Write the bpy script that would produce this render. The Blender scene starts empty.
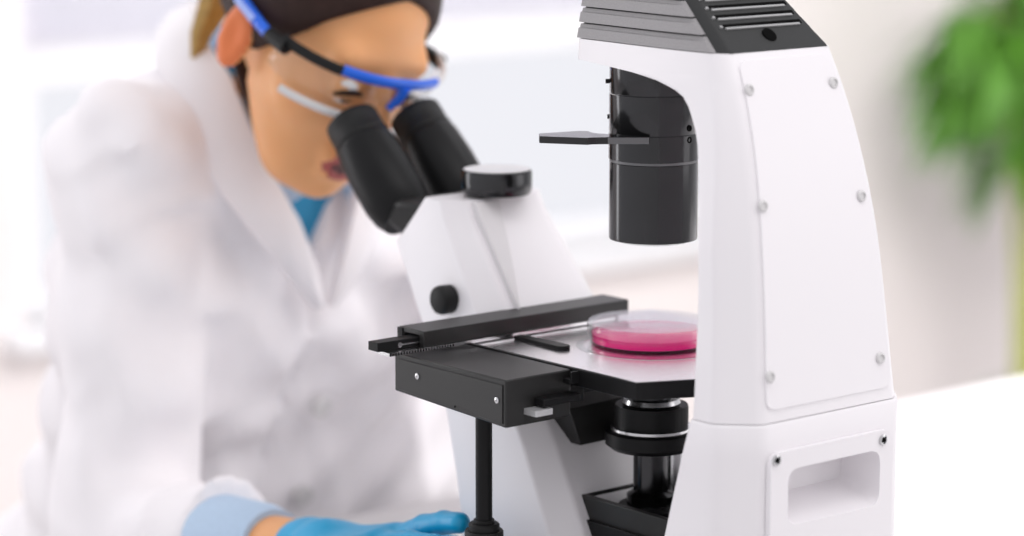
import bpy, bmesh, math, random
import numpy as np
from mathutils import Vector, Matrix, noise
random.seed(4)
SC = bpy.context.scene
COL = SC.collection
PI = math.pi
V = Vector

# ---------------------------------------------------------------- camera
cam_data = bpy.data.cameras.new('camera')
cam = bpy.data.objects.new('camera', cam_data)
COL.objects.link(cam)
cam.location = (-0.098, -1.8532, 0.6148)
cam.rotation_euler = (math.radians(90 - 9.8), 0, 0)
cam_data.sensor_width = 36
cam_data.lens = 2700 / 1024 * 36
cam_data.clip_start = 0.05
cam_data.dof.use_dof = True
cam_data.dof.focus_distance = 1.83
cam_data.dof.aperture_fstop = 2.9
SC.camera = cam

# ---------------------------------------------------------------- exposure, sky, window and fill lights
SC.view_settings.view_transform = 'Standard'
SC.view_settings.look = 'None'
SC.view_settings.exposure = 0.16
SC.view_settings.gamma = 1.0
SC.view_settings.use_curve_mapping = False

world = bpy.data.worlds.new('sky')
SC.world = world
world.use_nodes = True
wn = world.node_tree
wn.nodes.clear()
w_out = wn.nodes.new('ShaderNodeOutputWorld')
w_bg = wn.nodes.new('ShaderNodeBackground')
w_tc = wn.nodes.new('ShaderNodeTexCoord')
w_dot = wn.nodes.new('ShaderNodeVectorMath'); w_dot.operation = 'DOT_PRODUCT'
w_dot.inputs[1].default_value = (-0.55, 0.72, 0.42)       # the overcast sky is brightest behind the window
w_ramp = wn.nodes.new('ShaderNodeValToRGB')
w_ramp.color_ramp.elements[0].position = 0.0
w_ramp.color_ramp.elements[0].color = (0.60, 0.585, 0.60, 1)
w_ramp.color_ramp.elements[1].position = 1.0
w_ramp.color_ramp.elements[1].color = (0.83, 0.825, 0.865, 1)
w_map = wn.nodes.new('ShaderNodeMapRange')
w_map.inputs['From Min'].default_value = -0.9
w_map.inputs['From Max'].default_value = 0.68
wn.links.new(w_tc.outputs['Generated'], w_dot.inputs[0])
wn.links.new(w_dot.outputs['Value'], w_map.inputs['Value'])
wn.links.new(w_map.outputs['Result'], w_ramp.inputs['Fac'])
wn.links.new(w_ramp.outputs['Color'], w_bg.inputs['Color'])
wn.links.new(w_bg.outputs['Background'], w_out.inputs['Surface'])
w_bg.inputs['Strength'].default_value = 1.0


def area_light(name, loc, target, sx, sy, power, color=(1, 1, 1)):
    d = bpy.data.lights.new(name, 'AREA')
    d.shape = 'RECTANGLE'; d.size = sx; d.size_y = sy; d.energy = power; d.color = color
    o = bpy.data.objects.new(name, d); COL.objects.link(o)
    o.location = loc
    o.rotation_euler = (V(target) - V(loc)).to_track_quat('-Z', 'Y').to_euler()
    return o


area_light('front_fill_light', (1.0, -0.7, 1.9), (-0.1, 0.3, 0.2), 1.3, 1.3, 8, (1, 0.97, 0.97))  # unseen fill from above right, added to light the fronts
area_light('coat_fill_light', (0.1, -0.5, 1.8), (-0.3, 0.4, 0.2), 1.2, 0.6, 3.5, (1, 0.98, 0.98))  # unseen fill, added to brighten the coat front
area_light('right_fill_light', (2.3, -0.15, 0.60), (0, 0.1, 0.15), 1.2, 1.2, 5.8, (1, 0.97, 0.98))  # fill added on the right, low enough to reach under the stage
area_light('left_strip_light', (-2.5, 0.95, 0.45), (0, 0, 0.3), 0.5, 1.7, 14, (0.97, 0.98, 1))  # unseen strip, added for the barrel's left highlight and the grille fins
area_light('back_window_light', (-1.2, 1.9, 1.3), (-0.3, 0.4, 0.2), 1.5, 1.2, 8, (1, 0.98, 0.97))
area_light('wall_fill_light', (1.0, 0.6, 1.5), (1.9, 2.7, -0.3), 1.6, 1.0, 66, (1, 0.98, 0.97))  # fill added in mid-room to brighten the back wall

SC.cycles.transparent_max_bounces = 24

# ---------------------------------------------------------------- materials
def mat(name, color, rough=0.5, metal=0.0, var=0.0, scale=60, bump=0.0, bscale=300, spec=0.5, **kw):
    m = bpy.data.materials.new(name); m.use_nodes = True
    nt = m.node_tree; b = nt.nodes['Principled BSDF']
    b.inputs['Base Color'].default_value = (*color, 1)
    b.inputs['Roughness'].default_value = rough
    b.inputs['Metallic'].default_value = metal
    b.inputs['Specular IOR Level'].default_value = spec
    for k, v in kw.items():
        b.inputs[k.replace('_', ' ')].default_value = v
    tc = nt.nodes.new('ShaderNodeTexCoord')
    if var:
        n = nt.nodes.new('ShaderNodeTexNoise'); n.inputs['Scale'].default_value = scale
        n.inputs['Detail'].default_value = 4
        mx = nt.nodes.new('ShaderNodeMix'); mx.data_type = 'RGBA'
        mx.inputs['A'].default_value = (*[max(0, c * (1 - var)) for c in color], 1)
        mx.inputs['B'].default_value = (*[min(1, c * (1 + var)) for c in color], 1)
        nt.links.new(tc.outputs['Object'], n.inputs['Vector'])
        nt.links.new(n.outputs['Fac'], mx.inputs['Factor'])
        nt.links.new(mx.outputs['Result'], b.inputs['Base Color'])
    if bump:
        n2 = nt.nodes.new('ShaderNodeTexNoise'); n2.inputs['Scale'].default_value = bscale
        bp = nt.nodes.new('ShaderNodeBump'); bp.inputs['Strength'].default_value = bump
        bp.inputs['Distance'].default_value = 0.001
        nt.links.new(tc.outputs['Object'], n2.inputs['Vector'])
        nt.links.new(n2.outputs['Fac'], bp.inputs['Height'])
        nt.links.new(bp.outputs['Normal'], b.inputs['Normal'])
    return m


def clear_mat(name, tint, gloss=0.05, fres=1.45, body=False):
    m = bpy.data.materials.new(name); m.use_nodes = True
    nt = m.node_tree; nt.nodes.clear()
    o = nt.nodes.new('ShaderNodeOutputMaterial')
    t = nt.nodes.new('ShaderNodeBsdfDiffuse' if body else 'ShaderNodeBsdfTransparent'); t.inputs['Color'].default_value = (*tint, 1)
    g = nt.nodes.new('ShaderNodeBsdfGlossy'); g.inputs['Roughness'].default_value = gloss
    lw = nt.nodes.new('ShaderNodeLayerWeight'); lw.inputs['Blend'].default_value = .5
    pw = nt.nodes.new('ShaderNodeMath'); pw.operation = 'POWER'; pw.inputs[1].default_value = 3 if body else 5
    f = nt.nodes.new('ShaderNodeMath'); f.operation = 'MULTIPLY_ADD'; f.inputs[1].default_value = .75
    f.inputs[2].default_value = ((fres - 1) / (fres + 1)) ** 2
    nt.links.new(lw.outputs['Facing'], pw.inputs[0]); nt.links.new(pw.outputs[0], f.inputs[0])
    x = nt.nodes.new('ShaderNodeMixShader')
    nt.links.new(f.outputs[0], x.inputs[0]); nt.links.new(t.outputs[0], x.inputs[1])
    nt.links.new(g.outputs[0], x.inputs[2]); nt.links.new(x.outputs[0], o.inputs['Surface'])
    return m


def sheer_mat(name, color):
    m = bpy.data.materials.new(name); m.use_nodes = True
    nt = m.node_tree; nt.nodes.clear()
    o = nt.nodes.new('ShaderNodeOutputMaterial')
    d = nt.nodes.new('ShaderNodeBsdfDiffuse'); d.inputs['Color'].default_value = (*color, 1)
    t = nt.nodes.new('ShaderNodeBsdfTranslucent'); t.inputs['Color'].default_value = (*color, 1)
    x = nt.nodes.new('ShaderNodeMixShader'); x.inputs[0].default_value = .88
    nt.links.new(d.outputs[0], x.inputs[1]); nt.links.new(t.outputs[0], x.inputs[2]); nt.links.new(x.outputs[0], o.inputs['Surface'])
    return m


M = dict(
    white=mat('white_lacquer', (0.86, 0.835, 0.855), 0.38, var=0.01, scale=8),
    offwhite=mat('off_white_plastic', (0.74, 0.72, 0.73), 0.45, var=0.02),
    black=mat('black_anodised', (0.009, 0.009, 0.0095), 0.38, var=0.15, bump=0.03, bscale=900, spec=0.16),
    satin=mat('black_satin_paint', (0.014, 0.0138, 0.0135), 0.40, var=0.12, bump=0.05, bscale=1400, spec=0.42),
    rubber=mat('black_rubber', (0.008, 0.008, 0.008), 0.55, var=0.1, spec=0.3),
    cover=mat('charcoal_textured_plastic', (0.032, 0.033, 0.033), 0.6, var=0.15, scale=900, bump=0.25, bscale=1500, spec=0.3),
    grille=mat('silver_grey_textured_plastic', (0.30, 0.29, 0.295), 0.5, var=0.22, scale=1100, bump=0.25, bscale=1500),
    tube=mat('black_lacquered_metal', (0.055, 0.055, 0.057), 0.17, metal=0.95, var=0.08),
    steel=mat('polished_steel', (0.62, 0.62, 0.63), 0.22, metal=1.0, var=0.04),
    knurl=mat('pale_knurled_steel', (0.75, 0.75, 0.76), 0.4, metal=0.7),
    plate=mat('brushed_stage_metal', (0.86, 0.83, 0.85), 0.24, metal=1.0, var=0.02),
    gloss=mat('glossy_black_metal', (0.012, 0.012, 0.013), 0.16, spec=0.5),
    slotlip=mat('lip_highlight_grey', (0.42, 0.42, 0.42), 0.45, metal=0.5),  # lighter grey painted in for light caught along the slot lips
    grey=mat('grey_anodised', (0.16, 0.16, 0.165), 0.45, metal=0.6),
    dark=mat('dark_hole', (0.003, 0.003, 0.003), 0.8, spec=0.05),
    cap=mat('pearl_cap', (0.66, 0.65, 0.65), 0.3),
    glass=clear_mat('clear_glass', (0.985, 0.99, 0.99), 0.04, 1.4),
    pane=clear_mat('window_glass', (0.98, 0.985, 0.99), 0.02, 1.3),
    medium=clear_mat('magenta_medium', (0.90, 0.0, 0.22), 0.05, 1.2, body=True),
    coat=mat('white_cotton', (0.90, 0.87, 0.89), 0.85, var=0.02, scale=40),
    shirt=mat('blue_shirt', (0.03, 0.26, 0.47), 0.8, var=0.1),
    paleblue=mat('pale_blue_cotton', (0.45, 0.58, 0.74), 0.8, var=0.08, scale=300),
    glove=mat('blue_nitrile', (0.0, 0.34, 0.62), 0.38, var=0.06, scale=60, bump=0.15, bscale=200),
    skin=mat('skin', (0.79, 0.38, 0.16), 0.45, var=0.05, scale=30, Subsurface_Weight=0.15, Subsurface_Scale=0.01),
    ear=mat('backlit_ear_skin', (0.78, 0.20, 0.06), 0.45, var=0.06, scale=60),  # redder tint holds the backlight glowing through the ears
    lip=mat('lips', (0.42, 0.085, 0.075), 0.35),
    mouth=mat('mouth_interior', (0.07, 0.012, 0.012), 0.5),
    hair=mat('dark_brown_hair', (0.030, 0.014, 0.011), 0.5, var=0.4, scale=120, spec=0.2),
    strand=mat('brown_hair_strands', (0.055, 0.026, 0.017), 0.45, var=0.5, scale=90, spec=0.25),
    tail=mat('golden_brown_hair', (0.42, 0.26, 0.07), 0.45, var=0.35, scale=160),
    eye=mat('eye_white', (0.8, 0.78, 0.76), 0.15),
    iris=mat('brown_iris', (0.06, 0.03, 0.015), 0.15),
    bluefr=mat('bright_blue_plastic', (0.015, 0.13, 0.72), 0.3, var=0.05),
    bluepale=mat('light_blue_plastic', (0.35, 0.45, 0.85), 0.3),
    lens=clear_mat('clear_polycarbonate', (0.95, 0.96, 0.97), 0.06, 1.5),
    denim=mat('navy_denim', (0.03, 0.05, 0.11), 0.85, var=0.2, scale=200),
    table=mat('white_laminate', (0.70, 0.685, 0.69), 0.35, var=0.01, scale=5),
    wall=mat('greige_wall_paint', (0.86, 0.80, 0.79), 0.9, var=0.02, scale=4),
    floor=mat('pale_vinyl', (0.62, 0.60, 0.59), 0.5, var=0.06, scale=6),
    frame=mat('white_window_frame', (0.86, 0.86, 0.88), 0.4),
    blind=sheer_mat('pale_lilac_blind', (0.95, 0.94, 0.97)),
    leaf=mat('green_leaf', (0.11, 0.30, 0.03), 0.45, var=0.7, scale=12),
    cane=mat('yellow_green_cane', (0.42, 0.45, 0.10), 0.5, var=0.25, scale=20),
    pot=mat('white_ceramic', (0.75, 0.73, 0.71), 0.3, var=0.03),
    soil=mat('dark_soil', (0.04, 0.028, 0.02), 0.95, var=0.4, scale=90),
)

# ---------------------------------------------------------------- mesh helpers
def obj(name, bm, m=None, parent=None, sharp=35, bevel=0.0, seg=2, smooth=True):
    bmesh.ops.recalc_face_normals(bm, faces=bm.faces[:])
    me = bpy.data.meshes.new(name); bm.to_mesh(me); bm.free()
    return link(name, me, m, parent, sharp, bevel, seg, smooth)


def link(name, me, m=None, parent=None, sharp=35, bevel=0.0, seg=2, smooth=True):
    if m is not None:
        for mm in (m if isinstance(m, (list, tuple)) else [m]):
            me.materials.append(mm)
    if smooth:
        me.polygons.foreach_set('use_smooth', [True] * len(me.polygons))
        me.set_sharp_from_angle(angle=math.radians(sharp))
    o = bpy.data.objects.new(name, me); COL.objects.link(o)
    if parent: o.parent = parent
    if bevel:
        md = o.modifiers.new('bevel', 'BEVEL'); md.width = bevel; md.segments = seg
        md.limit_method = 'ANGLE'; md.angle_limit = math.radians(38); md.harden_normals = False
    return o


def tag(o, label, cat, group=None):
    o['label'] = label; o['category'] = cat
    if group: o['group'] = group
    return o


def thing(name, label, cat, loc=(0, 0, 0), rz=0.0, group=None):
    o = bpy.data.objects.new(name, None); COL.objects.link(o)
    o.location = loc; o.rotation_euler = (0, 0, rz); o.empty_display_size = 0.05
    return tag(o, label, cat, group)


def struct(o):
    o['kind'] = 'structure'; return o


def box(bm, x0, x1, y0, y1, z0, z1, mi=0):
    vs = [bm.verts.new(p) for p in [(x0, y0, z0), (x1, y0, z0), (x1, y1, z0), (x0, y1, z0),
                                    (x0, y0, z1), (x1, y0, z1), (x1, y1, z1), (x0, y1, z1)]]
    fs = [bm.faces.new([vs[i] for i in f]) for f in
          [(0, 3, 2, 1), (4, 5, 6, 7), (0, 1, 5, 4), (1, 2, 6, 5), (2, 3, 7, 6), (3, 0, 4, 7)]]
    for f in fs: f.material_index = mi
    return vs


def prism(bm, poly, z0, z1, axis='z', mi=0):
    """closed 2-D polygon swept along an axis: z -> (x,y), x -> (y,z), y -> (x,z)"""
    def P(a, b, c):
        return {'z': (a, b, c), 'x': (c, a, b), 'y': (a, c, b)}[axis]
    A = [bm.verts.new(P(a, b, z0)) for a, b in poly]
    B = [bm.verts.new(P(a, b, z1)) for a, b in poly]
    n = len(poly)
    fs = [bm.faces.new(A), bm.faces.new(B[::-1])]
    for i in range(n):
        fs.append(bm.faces.new([A[i], B[i], B[(i + 1) % n], A[(i + 1) % n]]))
    for f in fs: f.material_index = mi


def loft(bm, rows, caps=True, close=True, mi=0):
    R = [[bm.verts.new(p) for p in r] for r in rows]
    n = len(R[0])
    for a, b in zip(R, R[1:]):
        for i in range(n if close else n - 1):
            j = (i + 1) % n
            bm.faces.new([a[i], a[j], b[j], b[i]]).material_index = mi
    if caps:
        bm.faces.new(R[0][::-1]).material_index = mi
        bm.faces.new(R[-1]).material_index = mi
    return R


def lathe(bm, prof, c=(0, 0, 0), axis=(0, 0, 1), seg=64, mi=0):
    """prof: (radius, height) list; closed at the ends when the radius is 0"""
    q = V((0, 0, 1)).rotation_difference(V(axis).normalized())
    c = V(c); rings = []
    for r, h in prof:
        if r <= 1e-9:
            rings.append([bm.verts.new(c + q @ V((0, 0, h)))])
        else:
            rings.append([bm.verts.new(c + q @ V((r * math.cos(2 * PI * k / seg), r * math.sin(2 * PI * k / seg), h)))
                          for k in range(seg)])
    for a, b in zip(rings, rings[1:]):
        for k in range(seg):
            k2 = (k + 1) % seg
            if len(a) == 1 and len(b) == 1: continue
            if len(a) == 1: f = bm.faces.new([a[0], b[k], b[k2]])
            elif len(b) == 1: f = bm.faces.new([a[k], b[0], a[k2]])
            else: f = bm.faces.new([a[k], b[k], b[k2], a[k2]])
            f.material_index = mi


def cyl(bm, c, axis, r, h, seg=48, r2=None, ch=0.0, mi=0):
    r2 = r if r2 is None else r2
    if ch: prof = [(0, 0), (r - ch, 0), (r, ch), (r2, h - ch), (r2 - ch, h), (0, h)]
    else: prof = [(0, 0), (r, 0), (r2, h), (0, h)]
    lathe(bm, prof, c, axis, seg, mi)


def tube(bm, pts, rads, seg=10, mi=0, flat=1.0, flatdir=None):
    pts = [V(p) for p in pts]
    if not hasattr(rads, '__len__'): rads = [rads] * len(pts)
    rows = []; ref = None
    for i, p in enumerate(pts):
        d = (pts[min(i + 1, len(pts) - 1)] - pts[max(i - 1, 0)]).normalized()
        if flatdir is not None: ref0 = V(flatdir)
        else: ref0 = ref if ref is not None else (V((0, 0, 1)) if abs(d.z) < .9 else V((1, 0, 0)))
        a = (ref0 - d * ref0.dot(d)).normalized(); ref = a; b = d.cross(a)
        rows.append([p + (a * math.cos(2 * PI * k / seg) * flat + b * math.sin(2 * PI * k / seg)) * rads[i]
                     for k in range(seg)])
    loft(bm, rows, mi=mi)


def round_poly(pts, rad, seg=4):
    out = []; n = len(pts)
    for i, p in enumerate(pts):
        r = rad[i] if hasattr(rad, '__len__') else rad
        p = V(p)
        if r <= 0: out.append(tuple(p)); continue
        a = V(pts[i - 1]) - p; b = V(pts[(i + 1) % n]) - p
        ra = min(r, a.length * .45); rb = min(r, b.length * .45)
        A = p + a.normalized() * ra; B = p + b.normalized() * rb
        for k in range(seg + 1):
            t = k / seg
            out.append(tuple(A * (1 - t) ** 2 + p * 2 * t * (1 - t) + B * t * t))
    return out


TH = math.radians(40)
CT, ST = math.cos(TH), math.sin(TH)
def L2W(p): return V((CT * p[0] - ST * p[1], ST * p[0] + CT * p[1], p[2]))

# ================================================================= SETTING
room = TH      # the back wall, the desk and the microscope share one direction
def room_obj(name, bm, m, **k):
    o = obj(name, bm, m, None, **k); o.rotation_euler = (0, 0, room); return o

bm = bmesh.new(); box(bm, -2.0, 5.0, -1.0, 2.62, -0.80, -0.75)
struct(room_obj('floor', bm, M['floor'], smooth=False))
WX0, WX1, WZ0, WZ1 = 0.86, 2.50, -0.215, 1.25
bm = bmesh.new()
box(bm, -2.0, WX0, 2.4, 2.6, -0.75, 1.7)
box(bm, WX1, 5.0, 2.4, 2.6, -0.75, 1.7)
box(bm, WX0, WX1, 2.4, 2.6, -0.75, WZ0)
box(bm, WX0, WX1, 2.4, 2.6, WZ1, 1.7)
struct(room_obj('wall_back', bm, M['wall'], smooth=False))
bm = bmesh.new(); box(bm, -2.0, 5.0, 2.385, 2.4, -0.75, -0.66)
struct(room_obj('baseboard_back', bm, M['frame'], bevel=0.004))
win = struct(room_obj('window_1', (lambda b: (box(b, WX0, WX0 + .05, 2.42, 2.5, WZ0, WZ1), box(b, WX1 - .05, WX1, 2.42, 2.5, WZ0, WZ1),
      box(b, WX0 + .05, WX1 - .05, 2.42, 2.5, WZ0, WZ0 + .05), box(b, WX0 + .05, WX1 - .05, 2.42, 2.5, WZ1 - .05, WZ1),
      box(b, WX0 + .05, WX1 - .05, 2.42, 2.5, .165, .235)) and b)(bmesh.new()), M['frame'], bevel=0.004))
bm = bmesh.new(); box(bm, WX0 + .05, WX1 - .05, 2.455, 2.461, WZ0 + .05, .165); box(bm, WX0 + .05, WX1 - .05, 2.455, 2.461, .235, WZ1 - .05)
obj('window_pane', bm, M['pane'], win, smooth=False)
bm = bmesh.new(); box(bm, WX0 - .04, WX1 + .04, 2.33, 2.42, WZ0 - .03, WZ0)
obj('window_sill', bm, M['frame'], win, bevel=0.005)
bm = bmesh.new(); box(bm, WX0 + .03, WX1 - .03, 2.408, 2.412, .235, WZ1)
for k in range(12):
    box(bm, WX0 + .03, WX1 - .03, 2.404, 2.408, .235 + k * .08, .237 + k * .08)
obj('roller_blind', bm, M['blind'], win, smooth=False)

# ================================================================= DESK
desk = thing('desk', 'long white laminate lab desk carrying the microscope', 'desk', (0, 0, -0.75), TH)
bm = bmesh.new(); box(bm, -1.0, 1.7, -0.55, 0.487, 0.715, 0.75)
obj('desk_top', bm, M['table'], desk, bevel=0.004)
for sx in (-0.93, 1.63):
    for sy in (-0.49, 0.43):
        bm = bmesh.new(); box(bm, sx - .025, sx + .025, sy - .025, sy + .025, 0.012, 0.715)
        lg = obj('leg', bm, M['offwhite'], desk, bevel=0.003)
        bm = bmesh.new(); cyl(bm, (sx, sy, 0), (0, 0, 1), 0.022, 0.012, 20)
        obj('foot_pad', bm, M['rubber'], lg)

# ================================================================= MICROSCOPE (x: to its far flank, y: towards the user)
mic = thing('microscope', 'large white and black inverted microscope standing on the white desk', 'microscope', (0, 0, 0), TH)

zr = [.217, .24, .357, .432, .456]; yr = [-.1715, -.1685, -.1535, -.1305, -.120]
pf = np.polyfit(zr, yr, 3)
def rear_y(z): return float(np.polyval(pf, max(z, .215)))
def flat_w(z): return float(np.interp(z, [.217, .337, .456], [.063, .056, .045]))
def cham(z): return float(np.interp(z, [.217, .337, .456], [.022, .0195, .009]))
def taper(y): return 1 - .20 * min(1, max(0, (y + .07) / .10))
fz = [.2225, .229, .245, .260, .28, .299, .315, .331, .347, .362, .38, .397, .406, .413, .420, .426, .4295, .432, .4345, .436, .4375, .4385, .4395, .4405, .441, .455]
fy = [-.1285, -.1285, -.128, -.1275, -.127, -.126, -.1245, -.123, -.1207, -.118, -.1138, -.109, -.105, -.1005, -.0955, -.089, -.081, -.072, -.060, -.047, -.032, -.015, .002, .018, .030, .031]
rows = []
for z, y in zip(fz, fy):
    w, c, r = flat_w(z), cham(z), rear_y(z); W = w + c
    ys = [r + c + (y - r - c) * t for t in (.25, .5, .75)]
    half = [(-W * taper(y), y)] + [(-W * taper(q), q) for q in ys[::-1]] + [(-W, r + c), (-w, r)]
    rad = [.004, 0, 0, 0, .008, .006]
    pts = half + [(-a, b) for a, b in half[::-1]]
    rp = round_poly(pts, rad + rad[::-1])
    rows.append([(a, b, z) for a, b in rp])
bm = bmesh.new(); loft(bm, rows)
obj('column', bm, M['white'], mic, sharp=50)

# rear cover plate with bolts
rows = []; N = 26; zz = np.concatenate([np.linspace(.2310, .2375, 6), np.linspace(.24, .44, 18), np.linspace(.4445, .4505, 6)])
rc = .0065
def plate_row(z, off):
    d = min(z - .2310, .4505 - z); cut = 0 if d >= rc else rc - math.sqrt(max(0, rc * rc - (rc - d) ** 2))
    w = flat_w(z) - .0035 - cut
    return [(-w + 2 * w * t, rear_y(z) - off, z) for t in np.linspace(0, 1, 9)]
bm = bmesh.new()
fr = [plate_row(z, .0013) for z in zz]; bk = [plate_row(z, -.004) for z in zz]
loft(bm, [a + b[::-1] for a, b in zip(fr, bk)])
pl = obj('rear_cover_plate', bm, M['white'], mic, sharp=30)
for x, z in [(-.0405, .4325), (.0375, .4320), (-.0485, .3605), (.0430, .3585), (-.0545, .2525), (.0490, .2510)]:
    y = rear_y(z) - .0012
    bm = bmesh.new()
    lathe(bm, [(0, 0), (.0040, 0), (.0040, .0012), (.0033, .0020), (.0024, .0022), (.002, .0012), (0, .0012)], (x, y, z), (0, -1, .12), 24)
    obj('bolt_cap', bm, M['cap'], pl)

# lower pillar of the stand
rows = []
for z, y in [(.0015, -.066), (.03, -.074), (.139, -.1045), (.172, -.1135), (.201, -.1215), (.2195, -.1275), (.222, -.1285)]:
    w, c, r = .0638, .0225, -.1728; W = w + c
    half = [(-W, y), (-W, r + c), (-w, r)]
    pts = half + [(-a, b) for a, b in half[::-1]]
    g = .0012 if z > .221 else 0
    rows.append([(a * (1 - g * 12), b * (1 - g * 6), z) for a, b in round_poly(pts, [.003, .008, .006, .006, .008, .003])])
bm = bmesh.new(); loft(bm, rows)
pillar = obj('lower_pillar', bm, M['white'], mic, sharp=50)
def carve(o, bm_cut, m, sharp=50):
    cut = obj('cutter', bm_cut, m); cut.parent = o.parent
    md = o.modifiers.new('b', 'BOOLEAN'); md.object = cut; md.operation = 'DIFFERENCE'; md.solver = 'EXACT'
    bpy.context.view_layer.update()
    me = bpy.data.meshes.new_from_object(o.evaluated_get(bpy.context.evaluated_depsgraph_get()))
    o.modifiers.clear(); o.data = me
    cm = cut.data; bpy.data.objects.remove(cut); bpy.data.meshes.remove(cm)
    me.set_sharp_from_angle(angle=math.radians(sharp))
bm = bmesh.new(); box(bm, -.047, .045, -.20, -.140, .151, .194)
carve(pillar, bm, M['white'], 40)
# handle plate with a recessed grip: ring face around a pocket
def rrect(x0, x1, z0, z1, r, seg=5):
    return round_poly([(x0, z0), (x1, z0), (x1, z1), (x0, z1)], r, seg)
bm = bmesh.new(); yo, yi = -.1772, -.1729
outer = rrect(-.0605, .0545, .06, .2040, .011); inner = rrect(-.0445, .0425, .1535, .1915, .010)
O = [bm.verts.new((a, yo, b)) for a, b in outer]; I = [bm.verts.new((a, yo, b)) for a, b in inner]
OB = [bm.verts.new((a, yi, b)) for a, b in outer]
pk = rrect(-.041, .0405, .166, .1905, .008)
IB = [bm.verts.new((a, -.1440, b)) for a, b in pk]
n = len(O)
for i in range(n):
    j = (i + 1) % n
    bm.faces.new([O[i], O[j], I[j], I[i]]); bm.faces.new([O[i], OB[i], OB[j], O[j]]); bm.faces.new([I[i], I[j], IB[j], IB[i]])
bm.faces.new(IB)
hp = obj('grip_plate', bm, M['white'], mic, sharp=40)
for x, z in [(-.0560, .1995), (.0445, .1975)]:
    bm = bmesh.new(); lathe(bm, [(0, 0), (.0038, 0), (.0038, .001), (.0026, .0016), (.0022, .0006), (0, .0006)], (x, yo, z), (0, -1, 0), 24)
    obj('screw', bm, [M['steel']], hp)
    bm = bmesh.new(); cyl(bm, (x, yo - .0005, z), (0, -1, 0), .0018, .0006, 6)
    obj('hex_socket', bm, M['dark'], hp)

# dark vented lamp cover on top
def cv_rear(z): return float(np.interp(z, [.455, .487, .515, .535], [-.1205, -.083, -.046, -.018]))
def cv_w(z): return float(np.interp(z, [.455, .487, .535], [.045, .038, .027]))
rows = []
for z in (.4552, .462, .47, .478, .487, .501, .515, .525, .533):
    w = cv_w(z); c = .0085; r = cv_rear(z); W = w + c - .004
    half = [(-W * .80, .0315), (-W * .80, .0315 - .002), (-W * taper(-.02), -.02), (-W, r + c + .002), (-w, r)]
    pts = half + [(-a, b) for a, b in half[::-1]]
    rad = [.002, 0, 0, .003, .002]
    rows.append([(a, b, z) for a, b in round_poly(pts, rad + rad[::-1], 3)])
bm = bmesh.new(); loft(bm, rows)
cover = obj('lamp_cover', bm, M['cover'], mic, sharp=40)
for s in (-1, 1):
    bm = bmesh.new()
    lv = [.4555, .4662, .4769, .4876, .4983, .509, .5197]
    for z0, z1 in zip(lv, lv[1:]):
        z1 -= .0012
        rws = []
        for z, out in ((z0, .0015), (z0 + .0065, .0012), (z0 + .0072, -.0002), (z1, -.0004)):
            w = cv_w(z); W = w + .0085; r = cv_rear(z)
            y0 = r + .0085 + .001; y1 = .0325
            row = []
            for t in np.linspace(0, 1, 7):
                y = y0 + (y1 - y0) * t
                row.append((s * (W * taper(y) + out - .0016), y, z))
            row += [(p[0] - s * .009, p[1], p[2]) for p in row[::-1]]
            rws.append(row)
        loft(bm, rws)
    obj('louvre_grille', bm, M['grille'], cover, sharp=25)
def cover_pt(x, z, off=0):
    n_ = V((0, -.64, .77)).normalized()
    return V((x, cv_rear(z), z)) + n_ * off
for z, x0, x1 in [(.4703, -.0345, .034), (.4760, -.035, .0335), (.4817, -.0345, .033), (.4874, -.034, .032), (.4931, -.033, .031)]:
    bm = bmesh.new(); dz = .0016
    def bar(za, zb, h0, h1, xa, xb, mi):
        ps = []
        for off in (h0, h1):
            ps += [cover_pt(xa, za, off), cover_pt(xb, za, off), cover_pt(xb, zb, off), cover_pt(xa, zb, off)]
        vs = [bm.verts.new(p) for p in ps]
        for f in [(0, 3, 2, 1), (4, 5, 6, 7), (0, 1, 5, 4), (1, 2, 6, 5), (2, 3, 7, 6), (3, 0, 4, 7)]:
            bm.faces.new([vs[i] for i in f]).material_index = mi
    bar(z - dz, z - dz * .35, -.002, .0010, x0, x1, 0)
    bar(z - dz * .35, z + dz, -.002, .0004, x0, x1 + .003, 1)  # raised black strip stands in for the shaded slot recess
    cyl(bm, cover_pt(x0 - .003, z, -.001), (0, -.64, .77), .0011, .0022, 12, mi=0)
    obj('cooling_slot', bm, [M['slotlip'], M['dark']], cover)
bm = bmesh.new(); lathe(bm, [(0, .0012), (.0052, .0012), (.0054, .0010), (.0054, -.001)], cover_pt(-.0005, .4640, 0), (0, -.71, .70), 28)
for f in bm.faces: f.material_index = 0
obj('screw_hole', bm, M['dark'], cover)

# condenser barrel
bm = bmesh.new()
lathe(bm, [(0, .312), (.0265, .312), (.0285, .3135), (.0306, .3125), (.0308, .314), (.0308, .3662), (.0302, .3668), (.0302, .3682), (.0313, .3686),
           (.0313, .3863), (.0308, .3868), (.0308, .3872), (.0311, .3876), (.0311, .4135), (.0306, .4140), (.0306, .4146), (.0309, .4150), (.0309, .436), (0, .436)], (0, 0, 0), (0, 0, 1), 96)
cond = obj('condenser_barrel', bm, M['tube'], mic, sharp=40); cond.location = (0, 0, .0035)
bm = bmesh.new(); lathe(bm, [(0, .3105), (.0245, .3105), (.0245, .3125), (0, .3125)], (0, 0, 0), (0, 0, 1), 64)
obj('condenser_lens', bm, M['glass'], cond)
bm = bmesh.new(); lathe(bm, [(.0303, .3666), (.0306, .3666), (.0306, .3684), (.0303, .3684)], (0, 0, 0), (0, 0, 1), 96)
obj('recess_ring', bm, M['grey'], cond)
def on_barrel(name, ang, z, r, h, m):
    a = math.radians(ang) - TH       # angle given in room directions
    d = V((math.cos(a), math.sin(a), 0)); bm = bmesh.new()
    lathe(bm, [(0, -.001), (r, -.001), (r, h), (r * .6, h), (r * .6, h * .4), (0, h * .4)], d * .0310 + V((0, 0, z)), d, 20)
    obj(name, bm, m, cond)
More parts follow.
